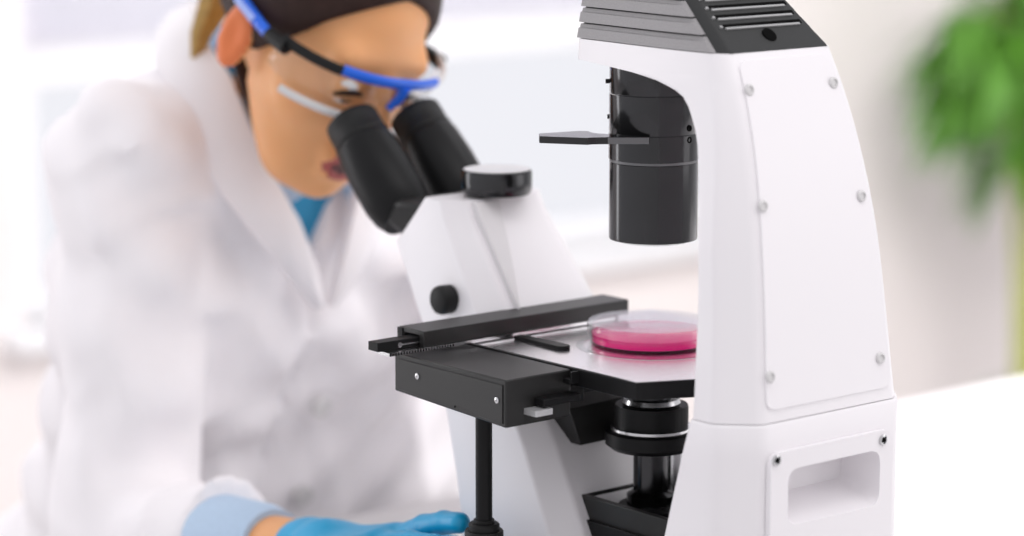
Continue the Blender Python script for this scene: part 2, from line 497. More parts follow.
on_barrel('set_screw', -42, .3915, .0022, .0006, M['dark'])
on_barrel('set_screw', -42, .3835, .0022, .0006, M['dark'])
on_barrel('set_screw', 176, .4215, .0016, .0026, M['black'])
on_barrel('set_screw', 176, .397, .0016, .0012, M['black'])
# filter slider, pointing sideways out of the barrel (room directions turned into the stand's own)
def WL(x, y): return (CT * x + ST * y, -ST * x + CT * y)
sl = [(-.0795, -.024), (-.046, -.0345), (-.041, -.0325), (-.036, -.0325), (-.005, -.0325), (-.005, .004), (-.050, .004), (-.0795, -.012)]
notch = [(-.026 + .019 * math.cos(t), .0045 + .019 * math.sin(t)) for t in np.linspace(-.02 * PI, -.98 * PI, 14)]
sl = [(-.0795, -.026), (-.047, -.036), (-.0435, -.0335), (-.036, -.0325), (-.005, -.0325), (-.005, .0045)] + notch + [(-.052, .0045), (-.0795, -.010)]
bm = bmesh.new(); prism(bm, [WL(a, b) for a, b in sl], .3855, .3903)
slider = obj('filter_slider', bm, M['gloss'], mic, bevel=.0005)
bm = bmesh.new(); prism(bm, [WL(a, b) for a, b in [(-.0330, -.0331), (-.005, -.0331), (-.005, -.0315), (-.0330, -.0315)]], .3857, .3901)
obj('slider_end_plate', bm, M['grey'], slider)

# stage
ZS = .240
stage_poly = [(-.092, -.0835), (-.056, -.1005), (.056, -.1005), (.092, -.0835), (.092, .10), (-.092, .10)]
bm = bmesh.new(); prism(bm, stage_poly, ZS - .0125, ZS - .0006)
stage = obj('stage', bm, M['black'], mic, bevel=.0006)
def inset(poly, d):
    cx = sum(p[0] for p in poly) / len(poly); cy = sum(p[1] for p in poly) / len(poly)
    return [(a - d * np.sign(a - cx), b - d * np.sign(b - cy)) for a, b in poly]
bm = bmesh.new(); prism(bm, inset(stage_poly, .0008), ZS - .0007, ZS)
obj('stage_surface', bm, M['plate'], stage, smooth=False)
bm = bmesh.new(); lathe(bm, [(.0482, 0), (.0530, 0), (.0530, .0002), (.0482, .0002), (.0482, 0)], (0, 0, ZS), (0, 0, 1), 72)
obj('stage_insert_ring', bm, M['steel'], stage)
# stage clip lying on the plate
bm = bmesh.new()
cl = [(-.0610, .078), (-.0535, .078)] + [(-.0572 + .0055 * math.cos(t), .030 + .0055 * math.sin(t)) for t in np.linspace(0, -PI, 9)]
prism(bm, cl, ZS, ZS + .0028)
obj('stage_clip', bm, M['black'], stage, bevel=.0006)

# drive box of the mechanical stage
bm = bmesh.new(); prism(bm, [(-.0195, .2060), (.101, .2115), (.101, .2385), (-.0195, .2385)], -.1495, -.0925, 'x')
drive = obj('stage_drive_box', bm, M['satin'], mic, bevel=.0010)
bm = bmesh.new(); prism(bm, [(-.0165, .2085), (-.0165, .2350), (.097, .2350), (.097, .2135), (.034, .2107), (.034, .2125), (.008, .2113), (.008, .2095)], -.1503, -.1494, 'x')
obj('side_plate', bm, M['satin'], drive, bevel=.0003)
for y, z in [(.0740, .2262), (-.0115, .2240)]:
    bm = bmesh.new(); lathe(bm, [(0, 0), (.0021, 0), (.0021, .0009), (.0008, .0011), (.0008, .0006), (0, .0006)], (-.1502, y, z), (-1, 0, 0), 20)
    obj('screw', bm, M['steel'], drive)
bm = bmesh.new()
box(bm, -.1250, -.0925, -.0295, -.0195, .2185, .2235)
obj('clamp_bar', bm, M['black'], drive, bevel=.0006)
bm = bmesh.new(); box(bm, -.0925, -.0800, -.0185, .03, .2150, .2274)
obj('clamp_block', bm, M['black'], drive, bevel=.0006)
bm = bmesh.new(); box(bm, -.1340, -.1190, -.0315, -.0196, .2135, .2175)
for k in range(9): box(bm, -.1336 + k * .0016, -.1328 + k * .0016, -.0320, -.0315, .2135, .2175)
obj('knurled_lever', bm, M['knurl'], drive)
bm = bmesh.new(); box(bm, -.0995, -.0830, -.0265, -.0125, .2300, .2335); box(bm, -.0990, -.0835, -.0272, -.0255, .2300, .2385)
obj('stop_bracket', bm, M['black'], drive, bevel=.0005)
bm = bmesh.new(); box(bm, -.0800, -.060, -.016, .03, .2195, .2274)
obj('bracket_foot', bm, M['black'], drive, bevel=.0005)
# cross rail
bm = bmesh.new(); prism(bm, [(.0845, .2430), (.0845, .2540), (.1125, .2540), (.1125, .2430), (.107, .2430), (.107, .2505), (.090, .2505), (.090, .2430)], -.1365, .055, 'x')
rail = obj('cross_rail', bm, M['satin'], mic, bevel=.0006)
bm = bmesh.new(); box(bm, -.1375, -.1362, .1075, .1135, .236, .2535)
obj('rail_end_stop', bm, M['black'], rail, bevel=.0004)
bm = bmesh.new(); box(bm, .02, .05, .09, .108, .2395, .2505)
obj('rail_carriage', bm, M['black'], rail, bevel=.0004)
bm = bmesh.new(); box(bm, -.172, .02, .0905, .1015, .2432, .2495)
sb = obj('sliding_bar', bm, M['black'], rail, bevel=.0005)
bm = bmesh.new(); cyl(bm, (-.1535, .0905, .2462), (0, -1, 0), .0019, .0012, 18); box(bm, -.1515, -.136, .0899, .0906, .2456, .2466)
obj('bar_screw', bm, M['steel'], sb)
bm = bmesh.new(); box(bm, -.168, .04, .0825, .0960, .2408, .2430)
ru = obj('steel_scale', bm, M['steel'], rail)
bm = bmesh.new()
for k in range(24): box(bm, -.1675 + k * .0024, -.1669 + k * .0024, .0821, .0825, .2408, .2426 if k % 5 else .2430)
obj('scale_marks', bm, M['dark'], ru)

# control rod hanging from the drive box
bm = bmesh.new(); lathe(bm, [(0, .120), (.0058, .120), (.0058, .2056), (0, .2056)], (-.120, .0395, 0), (0, 0, 1), 40)
rod = obj('stage_control_rod', bm, M['black'], mic)
bm = bmesh.new()
prof = [(0, .092), (.0125, .092), (.0135, .0935), (.0135, .1185), (.0128, .1195), (.0108, .1195), (.0108, .1235), (.0098, .1245), (.0072, .1245), (.0072, .127), (.0058, .1275), (0, .1275)]
lathe(bm, prof, (-.120, .0395, 0), (0, 0, 1), 60)
obj('control_knob', bm, M['rubber'], rod, sharp=40)
bm = bmesh.new(); lathe(bm, [(0, .062), (.0155, .062), (.0165, .0635), (.0165, .090), (.0155, .0915), (0, .0915)], (-.120, .0395, 0), (0, 0, 1), 60)
obj('control_knob', bm, M['rubber'], rod, sharp=40)

# nosepiece under the stage
bm = bmesh.new()
lathe(bm, [(0, .1665), (.028, .1665), (.0325, .170), (.0325, .1790), (.031, .1800), (0, .1800)], (0, 0, 0), (0, 0, 1), 72)
nose = obj('nosepiece', bm, M['black'], mic, sharp=40)
bm = bmesh.new(); lathe(bm, [(0, .1800), (.0285, .1800), (.0290, .1806), (.0290, .1825), (.0285, .183), (0, .183)], (0, 0, 0), (0, 0, 1), 72)
obj('steel_ring', bm, M['steel'], nose)
bm = bmesh.new(); R_ = 40; rows = []
for z in (.183, .1845, .1965, .198):
    rr = []
    for k in range(R_ * 2):
        r = .0255 + (.0006 if k % 2 else -.0006) * (1 if .184 < z < .197 else 0)
        a = PI * k / R_; rr.append((r * math.cos(a), r * math.sin(a), z))
    rows.append(rr)
loft(bm, rows)
obj('ribbed_ring', bm, M['black'], nose, sharp=60)
bm = bmesh.new(); lathe(bm, [(.014, .198), (.0195, .198), (.0205, .1995), (.0195, .2025), (.014, .2030), (.014, .198)], (0, 0, 0), (0, 0, 1), 60)
obj('chrome_ring', bm, M['steel'], nose)
bm = bmesh.new(); lathe(bm, [(0, .1975), (.0138, .1975), (.0138, .212), (.009, .222), (0, .222)], (0, 0, 0), (0, 0, 1), 40)
obj('objective_lens', bm, M['tube'], nose)
# bracket that carries the nosepiece
bm = bmesh.new()
loft(bm, [[(-.042, .040, .1930), (.012, .036, .1960), (.012, .030, .1690), (-.031, .040, .1650)],
          [(-.042, .085, .1930), (.012, .085, .1960), (.012, .085, .1690), (-.031, .085, .1650)]])
obj('nosepiece_bracket', bm, M['satin'], mic, bevel=.0008)
bm = bmesh.new(); lathe(bm, [(0, .105), (.0125, .105), (.0125, .1668), (0, .1668)], (0, 0, 0), (0, 0, 1), 48)
lathe(bm, [(0, .105), (.017, .105), (.017, .133), (.0125, .136)], (.0, 0, 0), (0, 0, 1), 48)
obj('light_tube', bm, M['tube'], mic, sharp=40)
bm = bmesh.new(); lathe(bm, [(0, .105), (.009, .105), (.009, .1668), (0, .1668)], (.019, -.003, 0), (0, 0, 1), 40)
obj('steel_guide_post', bm, M['steel'], mic)

# stand: white foot, dark tray between the pillar and the tower
bm = bmesh.new(); prism(bm, round_poly([(-.084, -.10), (.084, -.10), (.084, .185), (.05, .225), (-.05, .225), (-.084, .185)], .012), .004, .050)
foot = obj('foot', bm, M['white'], mic, bevel=.004, seg=3)
for x, y in [(-.068, -.085), (.068, -.085), (-.062, .18), (.062, .18)]:
    bm = bmesh.new(); cyl(bm, (x, y, 0), (0, 0, 1), .011, .005, 24); obj('rubber_pad', bm, M['rubber'], foot)
bm = bmesh.new()
TX0, TX1, TY0, TY1, TZ = -.0385, .058, -.078, .034, .1325
box(bm, TX0, TX1, TY0, TY1, .049, .112)
box(bm, TX0, TX0 + .005, TY0, TY1, .112, TZ); box(bm, TX1 - .005, TX1, TY0, TY1, .112, TZ)
box(bm, TX0 + .005, TX1 - .005, TY1 - .005, TY1, .112, TZ); box(bm, TX0 + .005, TX1 - .005, TY0, TY0 + .005, .112, TZ)
tray = obj('base_tray', bm, M['satin'], mic, bevel=.0006)
bm = bmesh.new(); cyl(bm, (0, 0, .112), (0, 0, 1), .024, .014, 48, ch=.002)
obj('tube_socket', bm, M['black'], tray)
bm = bmesh.new(); box(bm, TX0 - .003, TX0, TY0 + .01, TY1 - .004, .064, .1165)
obj('tray_side_strip', bm, M['black'], tray, bevel=.0005)

# front tower with the sloping head
def tw(z): return float(np.interp(z, [.05, .101, .170, .252, .321], [.068, .066, .062, .057, .048]))
def tc(z): return float(np.interp(z, [.05, .101, .170, .252, .321], [.019, .018, .017, .016, .014]))
def t_rear(z): return float(np.interp(z, [.05, .101, .170, .252, .321], [.010, .030, .0695, .1250, .177]))      # where side meets chamfer
def t_front(z): return float(np.interp(z, [.05, .10, .20, .291, .3265], [.133, .133, .166, .2285, .1995]))
rows = []
for z in (.049, .092, .13, .163, .20, .246, .275, .291, .302, .314, .3265):
    w = tw(z); yr_, yf = t_rear(z), t_front(z); c = tc(z)
    half = [(-w * .84, yf), (-w, yf - .003), (-w, yr_), (-w + c, yr_ - c)]
    pts = half + [(-a, b) for a, b in half[::-1]]
    rad = [.003, .003, .003, .003]
    rows.append([(a, b, z) for a, b in round_poly(pts, rad + rad[::-1])])
bm = bmesh.new(); loft(bm, rows)
tower = obj('front_tower', bm, M['white'], mic, sharp=45)
bm = bmesh.new()                                           # darker raised wedge stands in for groove shading on the tower back
def tback(z): return t_rear(z) - tc(z)
loft(bm, [[(a, tback(z) - o, z) for a, o in ((xa, -.004), (xa + .001, .005), (xb, .001), (xb, -.004))] for z, xa, xb in
          ((.3255, -.031, -.004), (.300, -.031, -.010), (.275, -.032, -.019), (.250, -.033, -.030))])
obj('groove_shade_wedge', bm, M['offwhite'], mic, bevel=.0006)
bm = bmesh.new(); lathe(bm, [(0, 0), (.0085, 0), (.0105, .0015), (.0108, .010), (.0100, .0125), (.008, .014), (0, .014)], (-.0545, .156, .2575), (-1, 0, 0), 40)
obj('tower_knob', bm, M['rubber'], tower, sharp=45)
bm = bmesh.new(); prof = [(0, 0), (.0245, 0), (.0255, .0015), (.0262, .0035), (.0262, .0165), (.0252, .0180), (0, .0180)]
lathe(bm, prof, (0, .170, .3285), (0, 0, 1), 72)
cap = obj('port_cap', bm, M['tube'], mic, sharp=40)
bm = bmesh.new(); cyl(bm, (0, .170, .3462), (0, 0, 1), .0245, .0008, 72)
obj('cap_top_reflection', bm, M['cap'], cap)  # pale disc painted in for the reflection on the cap top
bm = bmesh.new(); cyl(bm, (0, .182, .3255), (0, 0, 1), .012, .004, 48)
obj('cap_neck', bm, M['offwhite'], cap)

# binocular head
ax = V((0, 1, 1)).normalized()                              # tube direction
base_c = V((0, .2140, .3088))                               # middle of the sloping face
up2 = V((0, -1, 1)).normalized()
def slant(u, v, w): return base_c + V((1, 0, 0)) * u + up2 * v + ax * w
bm = bmesh.new()
def srow(hw, v0, v1, w):
    return [slant(a, b, w) for a, b in round_poly([(-hw, v0), (hw, v0), (hw, v1), (-hw, v1)], .008)]
loft(bm, [srow(.044, -.022, .014, -.002), srow(.046, -.023, .012, .004), srow(.050, -.024, .004, .014), srow(.046, -.020, -.004, .022)])
head_b = obj('binocular_head', bm, M['satin'], mic, sharp=40)
for s in (-1, 1):
    c0 = V((s * .031, .309, .373)) - ax * .100
    bm = bmesh.new()
    lathe(bm, [(0, .002), (.0185, .002), (.0225, .010), (.0248, .022), (.0250, .048), (.0235, .071), (.0228, .074), (.0215, .077), (0, .077)], c0, ax, 56)
    ep = obj('eyepiece_tube', bm, M['black'], head_b, sharp=40)
    bm = bmesh.new()
    lathe(bm, [(.0165, .073), (.0205, .075), (.0222, .078), (.0222, .0795), (.0214, .0802), (.0214, .0930), (.0210, .0985), (.0190, .1000), (.0155, .0995), (.0145, .095), (.0145, .077)], c0, ax, 56)
    obj('eyecup', bm, M['rubber'], ep, sharp=50)
    bm = bmesh.new(); lathe(bm, [(0, .092), (.008, .0915), (.0145, .090), (.0145, .088), (0, .088)], c0, ax, 40)
    obj('eye_lens', bm, M['glass'], ep)

# ================================================================= PETRI DISH
dish = thing('petri_dish', 'clear round glass petri dish of magenta liquid on the microscope stage', 'petri dish', (0.0, 0.010, ZS + .0003))
bm = bmesh.new()
lathe(bm, [(0, 0), (.0425, 0), (.0432, .0006), (.0432, .0132), (.0422, .0132), (.0422, .0014), (0, .0014)], seg=96)
obj('dish_base', bm, M['glass'], dish, sharp=40)
bm = bmesh.new()
lathe(bm, [(0, .0016), (.0419, .0016), (.0420, .0018), (.0420, .0070), (.0416, .0073), (0, .0072)], seg=96)
obj('culture_medium', bm, M['medium'], dish, sharp=40)
bm = bmesh.new()
lathe(bm, [(.0440, .0058), (.0452, .0058), (.0453, .0142), (.0446, .0152), (0, .0152), (0, .0142), (.0436, .0142), (.0440, .0138), (.0440, .0058)], seg=96)
obj('dish_lid', bm, M['glass'], dish, sharp=40)

exec_person = True
# ================================================================= implicit surfaces for the person
class Field:
    """signed distances on a grid, blended shape by shape, turned into one closed surface"""
    def __init__(self, lo, hi, h):
        self.lo = np.array(lo, float); self.h = h
        self.n = np.ceil((np.array(hi) - self.lo) / h).astype(int) + 1
        self.D = np.full(self.n, 0.5, np.float32)
    def sub(self, lo, hi):
        a = np.clip(np.floor((np.array(lo) - self.lo) / self.h).astype(int), 0, self.n)
        b = np.clip(np.ceil((np.array(hi) - self.lo) / self.h).astype(int) + 1, 0, self.n)
        sl = tuple(slice(i, j) for i, j in zip(a, b))
        g = np.meshgrid(*[self.lo[k] + self.h * np.arange(a[k], b[k]) for k in range(3)], indexing='ij')
        return sl, g
    def _merge(self, sl, d, k, op):
        A = self.D[sl]
        if A.size == 0: return
        if op == 'sub': A, d = -A, d
        if k > 0:
            t = np.clip(.5 + .5 * (d - A) / k, 0, 1); r = d + (A - d) * t - k * t * (1 - t)
        else: r = np.minimum(A, d)
        self.D[sl] = -r if op == 'sub' else r
    def cap(self, a, b, ra, rb, k=.01, op='add'):
        a = np.array(a, float); b = np.array(b, float); m = max(ra, rb) + k * 2 + .04
        sl, g = self.sub(np.minimum(a, b) - m, np.maximum(a, b) + m)
        p = [g[i] - a[i] for i in range(3)]; ab = b - a; L = max(ab @ ab, 1e-9)
        t = np.clip((p[0] * ab[0] + p[1] * ab[1] + p[2] * ab[2]) / L, 0, 1)
        d = np.sqrt(sum((p[i] - ab[i] * t) ** 2 for i in range(3))) - (ra + (rb - ra) * t)
        self._merge(sl, d, k, op)
    def ell(self, c, r, B=None, k=.01, op='add'):
        c = np.array(c, float); r = np.array(r, float); m = r.max() + k * 2 + .04
        sl, g = self.sub(c - m, c + m)
        B = np.eye(3) if B is None else np.array(B, float)      # rows: axes
        q = [sum((g[j] - c[j]) * B[i][j] for j in range(3)) / r[i] for i in range(3)]
        k0 = np.sqrt(sum(x * x for x in q)); k1 = np.sqrt(sum((q[i] / r[i]) ** 2 for i in range(3))) + 1e-9
        self._merge(sl, k0 * (k0 - 1) / k1, k, op)
    def grid(self):
        return np.meshgrid(*[self.lo[k] + self.h * np.arange(self.n[k]) for k in range(3)], indexing='ij')
    def mesh(self, name, smooth=1):
        D = self.D; n = self.n
        s = D < 0
        c = np.zeros(tuple(n - 1), np.int8)
        for i in (0, 1):
            for j in (0, 1):
                for k in (0, 1):
                    c += s[i:n[0] - 1 + i, j:n[1] - 1 + j, k:n[2] - 1 + k]
        act = (c > 0) & (c < 8)
        idx = np.full(act.shape, -1, np.int64); ids = np.argwhere(act); idx[act] = np.arange(len(ids))
        acc = np.zeros((len(ids), 3)); cnt = np.zeros(len(ids))
        cor = [(i, j, k) for i in (0, 1) for j in (0, 1) for k in (0, 1)]
        vals = {q: D[ids[:, 0] + q[0], ids[:, 1] + q[1], ids[:, 2] + q[2]].astype(float) for q in cor}
        for qa in cor:
            for ax_ in range(3):
                if qa[ax_] == 0:
                    qb = list(qa); qb[ax_] = 1; qb = tuple(qb)
                    va, vb = vals[qa], vals[qb]; cr = (va < 0) != (vb < 0)
                    t = np.where(cr, va / np.where(cr, va - vb, 1), 0)
                    pt = np.array(qa, float)[None] + t[:, None] * (np.array(qb) - np.array(qa))[None]
                    acc[cr] += pt[cr]; cnt[cr] += 1
        P = self.lo + self.h * (ids + acc / np.maximum(cnt, 1)[:, None])
        quads = []
        for ax_ in range(3):
            o1, o2 = [(1, 2), (2, 0), (0, 1)][ax_]
            a = [slice(1, -1)] * 3; a[ax_] = slice(0, -1); b = list(a); b[ax_] = slice(1, None)
            A, Bv = s[tuple(a)], s[tuple(b)]
            e = np.argwhere(A != Bv)
            if not len(e): continue
            off = np.array([1, 1, 1]); off[ax_] = 0; e = e + off
            fl = s[e[:, 0], e[:, 1], e[:, 2]]
            def at(d1, d2):
                q = e.copy(); q[:, o1] += d1; q[:, o2] += d2
                return idx[q[:, 0], q[:, 1], q[:, 2]]
            Q = np.stack([at(-1, -1), at(0, -1), at(0, 0), at(-1, 0)], 1)
            Q[~fl] = Q[~fl][:, ::-1]
            quads.append(Q)
        Q = np.concatenate(quads); Q = Q[(Q >= 0).all(1)]
        for _ in range(smooth):
            S = np.zeros_like(P); C_ = np.zeros(len(P))
            for i in range(4):
                np.add.at(S, Q[:, i], P[Q[:, (i + 1) % 4]]); np.add.at(S, Q[:, (i + 1) % 4], P[Q[:, i]])
                np.add.at(C_, Q[:, i], 1); np.add.at(C_, Q[:, (i + 1) % 4], 1)
            P = P * .5 + .5 * S / np.maximum(C_, 1)[:, None]
        me = bpy.data.meshes.new(name)
        me.from_pydata(P.tolist(), [], Q.tolist()); me.update()
        return me, P, Q


def nrm(v): v = np.array(v, float); return v / np.linalg.norm(v)

# ================================================================= PERSON
person = thing('person', 'person in white lab coat, blue gloves and clear goggles bent over the eyepieces', 'person', (-.40, .58, -.75))
PO = np.array([-.40, .58, -.75])                      # the Empty's place; meshes below are built in room coordinates
def plink(name, me, m, parent=person, sharp=70, **k):
    me.transform(Matrix.Translation(-V(PO)))
    return link(name, me, m, parent, sharp, **k)
def pobj(name, bm, m, parent=person, **k):
    bmesh.ops.translate(bm, verts=bm.verts[:], vec=-V(PO)); return obj(name, bm, m, parent, **k)

r0 = np.array([CT, ST, 0]); h0 = np.array([ST, -CT, 0]); Z = np.array([0, 0, 1.])
pt_, ro = math.radians(30), math.radians(9)
f_ = h0 * math.cos(pt_) - Z * math.sin(pt_); u_ = Z * math.cos(pt_) + h0 * math.sin(pt_)
u1 = u_ * math.cos(ro) + r0 * math.sin(ro); r1 = r0 * math.cos(ro) - u_ * math.sin(ro)
HB = np.array([r1, f_, u1])                           # head axes: her left, forward, up
bridge = np.array([-.195, .25, .394])
HC = bridge - f_ * .096 - u1 * .008
def hd(x, y, z): return HC + r1 * x + f_ * y + u1 * z

Nk = np.array([-.315, .475, .325]); Hp = np.array([-.405, .585, -.16])
tt = nrm(Nk - Hp); tf = nrm(h0 - tt * (h0 @ tt)); TB = np.array([r0, tf, tt])
def tor(a, c, b): return Nk + r0 * a + tf * c + tt * b       # across, forward, up from the middle of the shoulders
shR = np.array([-.416, .385, .312]); shL = np.array([-.212, .560, .245])
elR = np.array([-.410, .275, .026]); wrR = np.array([-.248, .096, .060])
elL = L2W((.235, .39, .130)); elL = np.array(elL); wrL = np.array(L2W((.176, .165, .055)))

# --- body: head, neck, trunk and arms in one skin
B = Field((-.62, -.02, -.36), (.12, .80, .60), .0042)
B.ell(hd(0, -.008, .032), (.071, .094, .086), HB, 0)
B.ell(hd(0, .036, -.040), (.052, .053, .072), HB, .025)
B.cap(hd(-.019, .060, -.089), hd(.019, .060, -.089), .019, .019, .025)
B.ell(hd(0, .074, -.096), (.016, .014, .015), HB, .015)
for s in (-1, 1):
    B.ell(hd(s * .040, .052, -.028), (.026, .028, .024), HB, .02)
    B.cap(hd(s * .041, .014, -.045), hd(s * .025, .048, -.086), .014, .014, .018)
B.cap(hd(-.034, .076, .020), hd(.034, .076, .020), .013, .013, .015)
for s in (-1, 1):
    B.ell(hd(s * .031, .099, -.004), (.019, .014, .012), HB, .010, 'sub')
    B.ell(hd(s * .031, .083, -.003), (.0135, .0135, .0115), HB, .003)
B.cap(hd(0, .090, .006), hd(0, .112, -.034), .0075, .0105, .010)
for s in (-1, 1): B.ell(hd(s * .011, .101, -.038), (.0075, .010, .0075), HB, .006)
B.cap(hd(-.017, .088, -.0635), hd(.017, .088, -.0635), .0065, .0065, .006)
B.cap(hd(-.014, .088, -.078), hd(.014, .088, -.078), .0075, .0075, .006)
B.cap(hd(-.013, .099, -.0705), hd(.013, .099, -.0705), .0055, .0055, .002, 'sub')
for s in (-1, 1):
    ec = hd(s * .0735, -.006, -.016)
    eb = np.array([nrm(r1 + f_ * .35 * s), nrm(f_ - r1 * .35 * s), u1])
    B.ell(ec, (.0085, .016, .032), eb, .006)
    B.ell(ec + r1 * s * .008 + f_ * .003, (.005, .008, .017), eb, .003, 'sub')
B.cap(hd(.020, -.022, -.045), tor(.014, -.008, .035), .043, .049, .015)
B.ell(tor(0, -.01, -.12), (.150, .095, .17), TB, .04)
B.ell(tor(0, -.005, -.30), (.125, .09, .16), TB, .05)
B.ell(tor(0, -.02, -.45), (.145, .10, .11), TB, .05)
for s in (-1, 1): B.ell(tor(s * .07, .065, -.15), (.06, .05, .06), TB, .03)
for sh, el, wr in ((shR, elR, wrR), (shL, elL, wrL)):
    B.cap(tor(0, -.01, .0), sh, .05, .052, .04)
    B.cap(sh, el, .046, .038, .02); B.cap(el, wr, .038, .0255, .012)
def rest(F, z0):                       # flatten what lies on the desk top
    g_ = F.grid(); over = (-ST * g_[0] + CT * g_[1] < .494) & (g_[2] > -.05)
    F.D = np.where(over, np.maximum(F.D, z0 - g_[2]), F.D).astype(np.float32)
rest(B, .006)
me, P, Q = B.mesh('body', 2)
c = P[Q].mean(1) - HC; cl_ = np.stack([c @ r1, c @ f_, c @ u1], 1)
lipm = ((cl_[:, 0] / .0205) ** 2 + ((cl_[:, 2] + .0705) / .0125) ** 2 < 1) & (cl_[:, 1] > .080)
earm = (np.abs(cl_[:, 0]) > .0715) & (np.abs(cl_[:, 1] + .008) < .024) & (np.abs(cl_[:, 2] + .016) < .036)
browm = (np.abs(np.abs(cl_[:, 0]) - .032) < .019) & (cl_[:, 1] > .07) & (np.abs(cl_[:, 2] - .024) < .0045)
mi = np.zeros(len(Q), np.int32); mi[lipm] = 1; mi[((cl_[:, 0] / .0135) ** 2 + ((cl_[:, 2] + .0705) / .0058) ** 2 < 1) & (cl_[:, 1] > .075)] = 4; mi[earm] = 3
body = plink('body', me, [M['skin'], M['lip'], M['hair'], M['ear'], M['mouth']])
body.data.polygons.foreach_set('material_index', mi)
for s in (-1, 1):
    bm = bmesh.new(); bmesh.ops.create_uvsphere(bm, u_segments=20, v_segments=14, radius=.0118)
    bmesh.ops.translate(bm, verts=bm.verts[:], vec=V(hd(s * .031, .0835, -.003)))
    for f in bm.faces:
        if (f.calc_center_median() - V(hd(s * .031, .0835, -.003))).normalized().dot(V(nrm(f_ - u1 * .30))) > .78: f.material_index = 1
    pobj('eye', bm, [M['eye'], M['iris']], sharp=60)

    bm = bmesh.new(); tube(bm, [hd(s * (.031 + .0145 * a), .0955 - .006 * a * a, .001 + .006 * (1 - a * a) - .006) for a in np.linspace(-1, 1, 9)], [.001, .0018, .0022, .0024, .0024, .0024, .0022, .0018, .001], 8)
    pobj('eye_shade_lashes', bm, M['hair'])  # thick dark lashes also stand in for shade around the eye

# --- hair
Hf = Field(hd(0, -.02, .03) - .17, hd(0, -.02, .03) + .17, .0035)
Hf.ell(hd(0, -.012, .034), (.081, .103, .097), HB, 0)
Hf.ell(hd(0, -.060, .0), (.052, .045, .05), HB, .03)
g = Hf.grid(); cc = [g[i] - HC[i] for i in range(3)]
hy = sum(cc[i] * f_[i] for i in range(3)); hz = sum(cc[i] * u1[i] for i in range(3)); hx = sum(cc[i] * r1[i] for i in range(3))
hl = (-(hy - .018) * .080 + (hz + .002) * .072) / .1076 + .55 * np.maximum(0, np.abs(hx) - .052) - .010 * np.clip(1 - np.abs(hx) / .05, 0, 1)
Hf.D = np.maximum(np.maximum(Hf.D, -hl), -.022 - hz + np.maximum(0, -.02 - hy) * .3).astype(np.float32)
me, P, Q = Hf.mesh('hair', 1); hair = plink('hair', me, M['hair'])
bm = bmesh.new(); rg = random.Random(8)                # combed-back strands over the crown and along the hairline
for k in range(150):
    az = rg.uniform(-1.45, 1.45); e0 = rg.uniform(-.10, .05); pts = []
    for t in np.linspace(0, 1, 7):
        az_t = az * (1 - .12 * t); el = (.82 - .42 * abs(az)) + e0 + t * 1.25
        d = np.array([math.sin(az_t) * math.cos(el), math.cos(az_t) * math.cos(el), math.sin(el)])
        if el > PI / 2: d = np.array([math.sin(az_t) * -math.cos(el) * .9, math.cos(el) * .9, math.sin(el)])
        q = d * np.array([.0825, .1045, .0985]) + np.array([0, -.012, .034])
        pts.append(hd(*q))
    r_ = rg.uniform(.0010, .0019); tube(bm, pts, [r_ * .4] + [r_] * 5 + [r_ * .5], 5)
hs = pobj('hair_strands', bm, M['strand'], hair); hs['kind'] = 'stuff'
bm = bmesh.new(); rng = random.Random(3)
for k in range(26):
    a = rng.uniform(0, 2 * PI); q = rng.uniform(0, .014)
    o = np.array([math.cos(a) * q, math.sin(a) * q * .8, 0])
    s0 = hd(0, -.105, .05); pts = [s0 + o * .6, s0 - f_ * .04 + np.array([-.005, .01, .01]) + o * 1.3, np.array([-.339, .415, .475]) + o * 1.0,
                              np.array([-.346, .400, .445]) + o * .9, np.array([-.356, .396, .425]) + o * .6, np.array([-.362, .398, .404]) + o * .3]
    tube(bm, pts, [.003, .0042, .0044, .004, .003, .001], 7)
po = pobj('ponytail', bm, M['tail']); po['label'] = 'golden backlit ponytail'
bm = bmesh.new()
for k in range(4):
    o = np.array([.0015 * k, .0015 * k, 0])
    tube(bm, [np.array([-.3225, .322, .414]) + o, np.array([-0.3180, 0.3200, 0.3995]) + o, np.array([-0.3120, 0.3250, 0.3770]) + o, np.array([-0.3040, 0.3250, 0.3520]) + o, np.array([-0.2960, 0.3250, 0.3320]) + o], [.0025, .0032, .0032, .003, .0012], 6)
pobj('loose_lock', bm, M['hair'])

# --- goggles
def arc(t): # t: -1..1 from her right hinge round to the left hinge
    a = t * math.radians(78); return (.080 * math.sin(a) / math.sin(math.radians(78)), .050 + .060 * (math.cos(a) - math.cos(math.radians(78))) / (1 - math.cos(math.radians(78))))
bm = bmesh.new(); rows = []
for t in np.linspace(-1, 1, 41):
    x, y = arc(t); dn = .040 - .010 * abs(t) ** 3 - (.018 * max(0, 1 - abs(t) / .16))
    rows.append([hd(x, y, .020 - .004 * abs(t)), hd(x * .99, y - .002, .020 - dn * .5), hd(x * .97, y - .007, .020 - dn)])
inn = [[p - f_ * .0016 for p in r] for r in rows]
loft(bm, [a + b[::-1] for a, b in zip(rows, inn)])
gog = pobj('goggles', bm, M['lens'], sharp=50); gog['label'] = 'clear safety goggles with a bright blue frame'
def gtube(name, ts, zoff, r, m, dz=0):
    bm = bmesh.new(); tube(bm, [hd(arc(t)[0] * 1.01, arc(t)[1] + .001, .021 - .004 * abs(t) + zoff) for t in ts], r, 10, flat=1.35, flatdir=u1)
    return pobj(name, bm, m, gog)
gtube('brow_bar', np.linspace(-.50, .36, 18), .001, .0034, M['bluefr'])
gtube('brow_bar', np.linspace(-1, -.50, 10), 0, .0034, M['rubber'])
gtube('brow_bar', np.linspace(.36, 1, 12), 0, .0022, M['cap'])
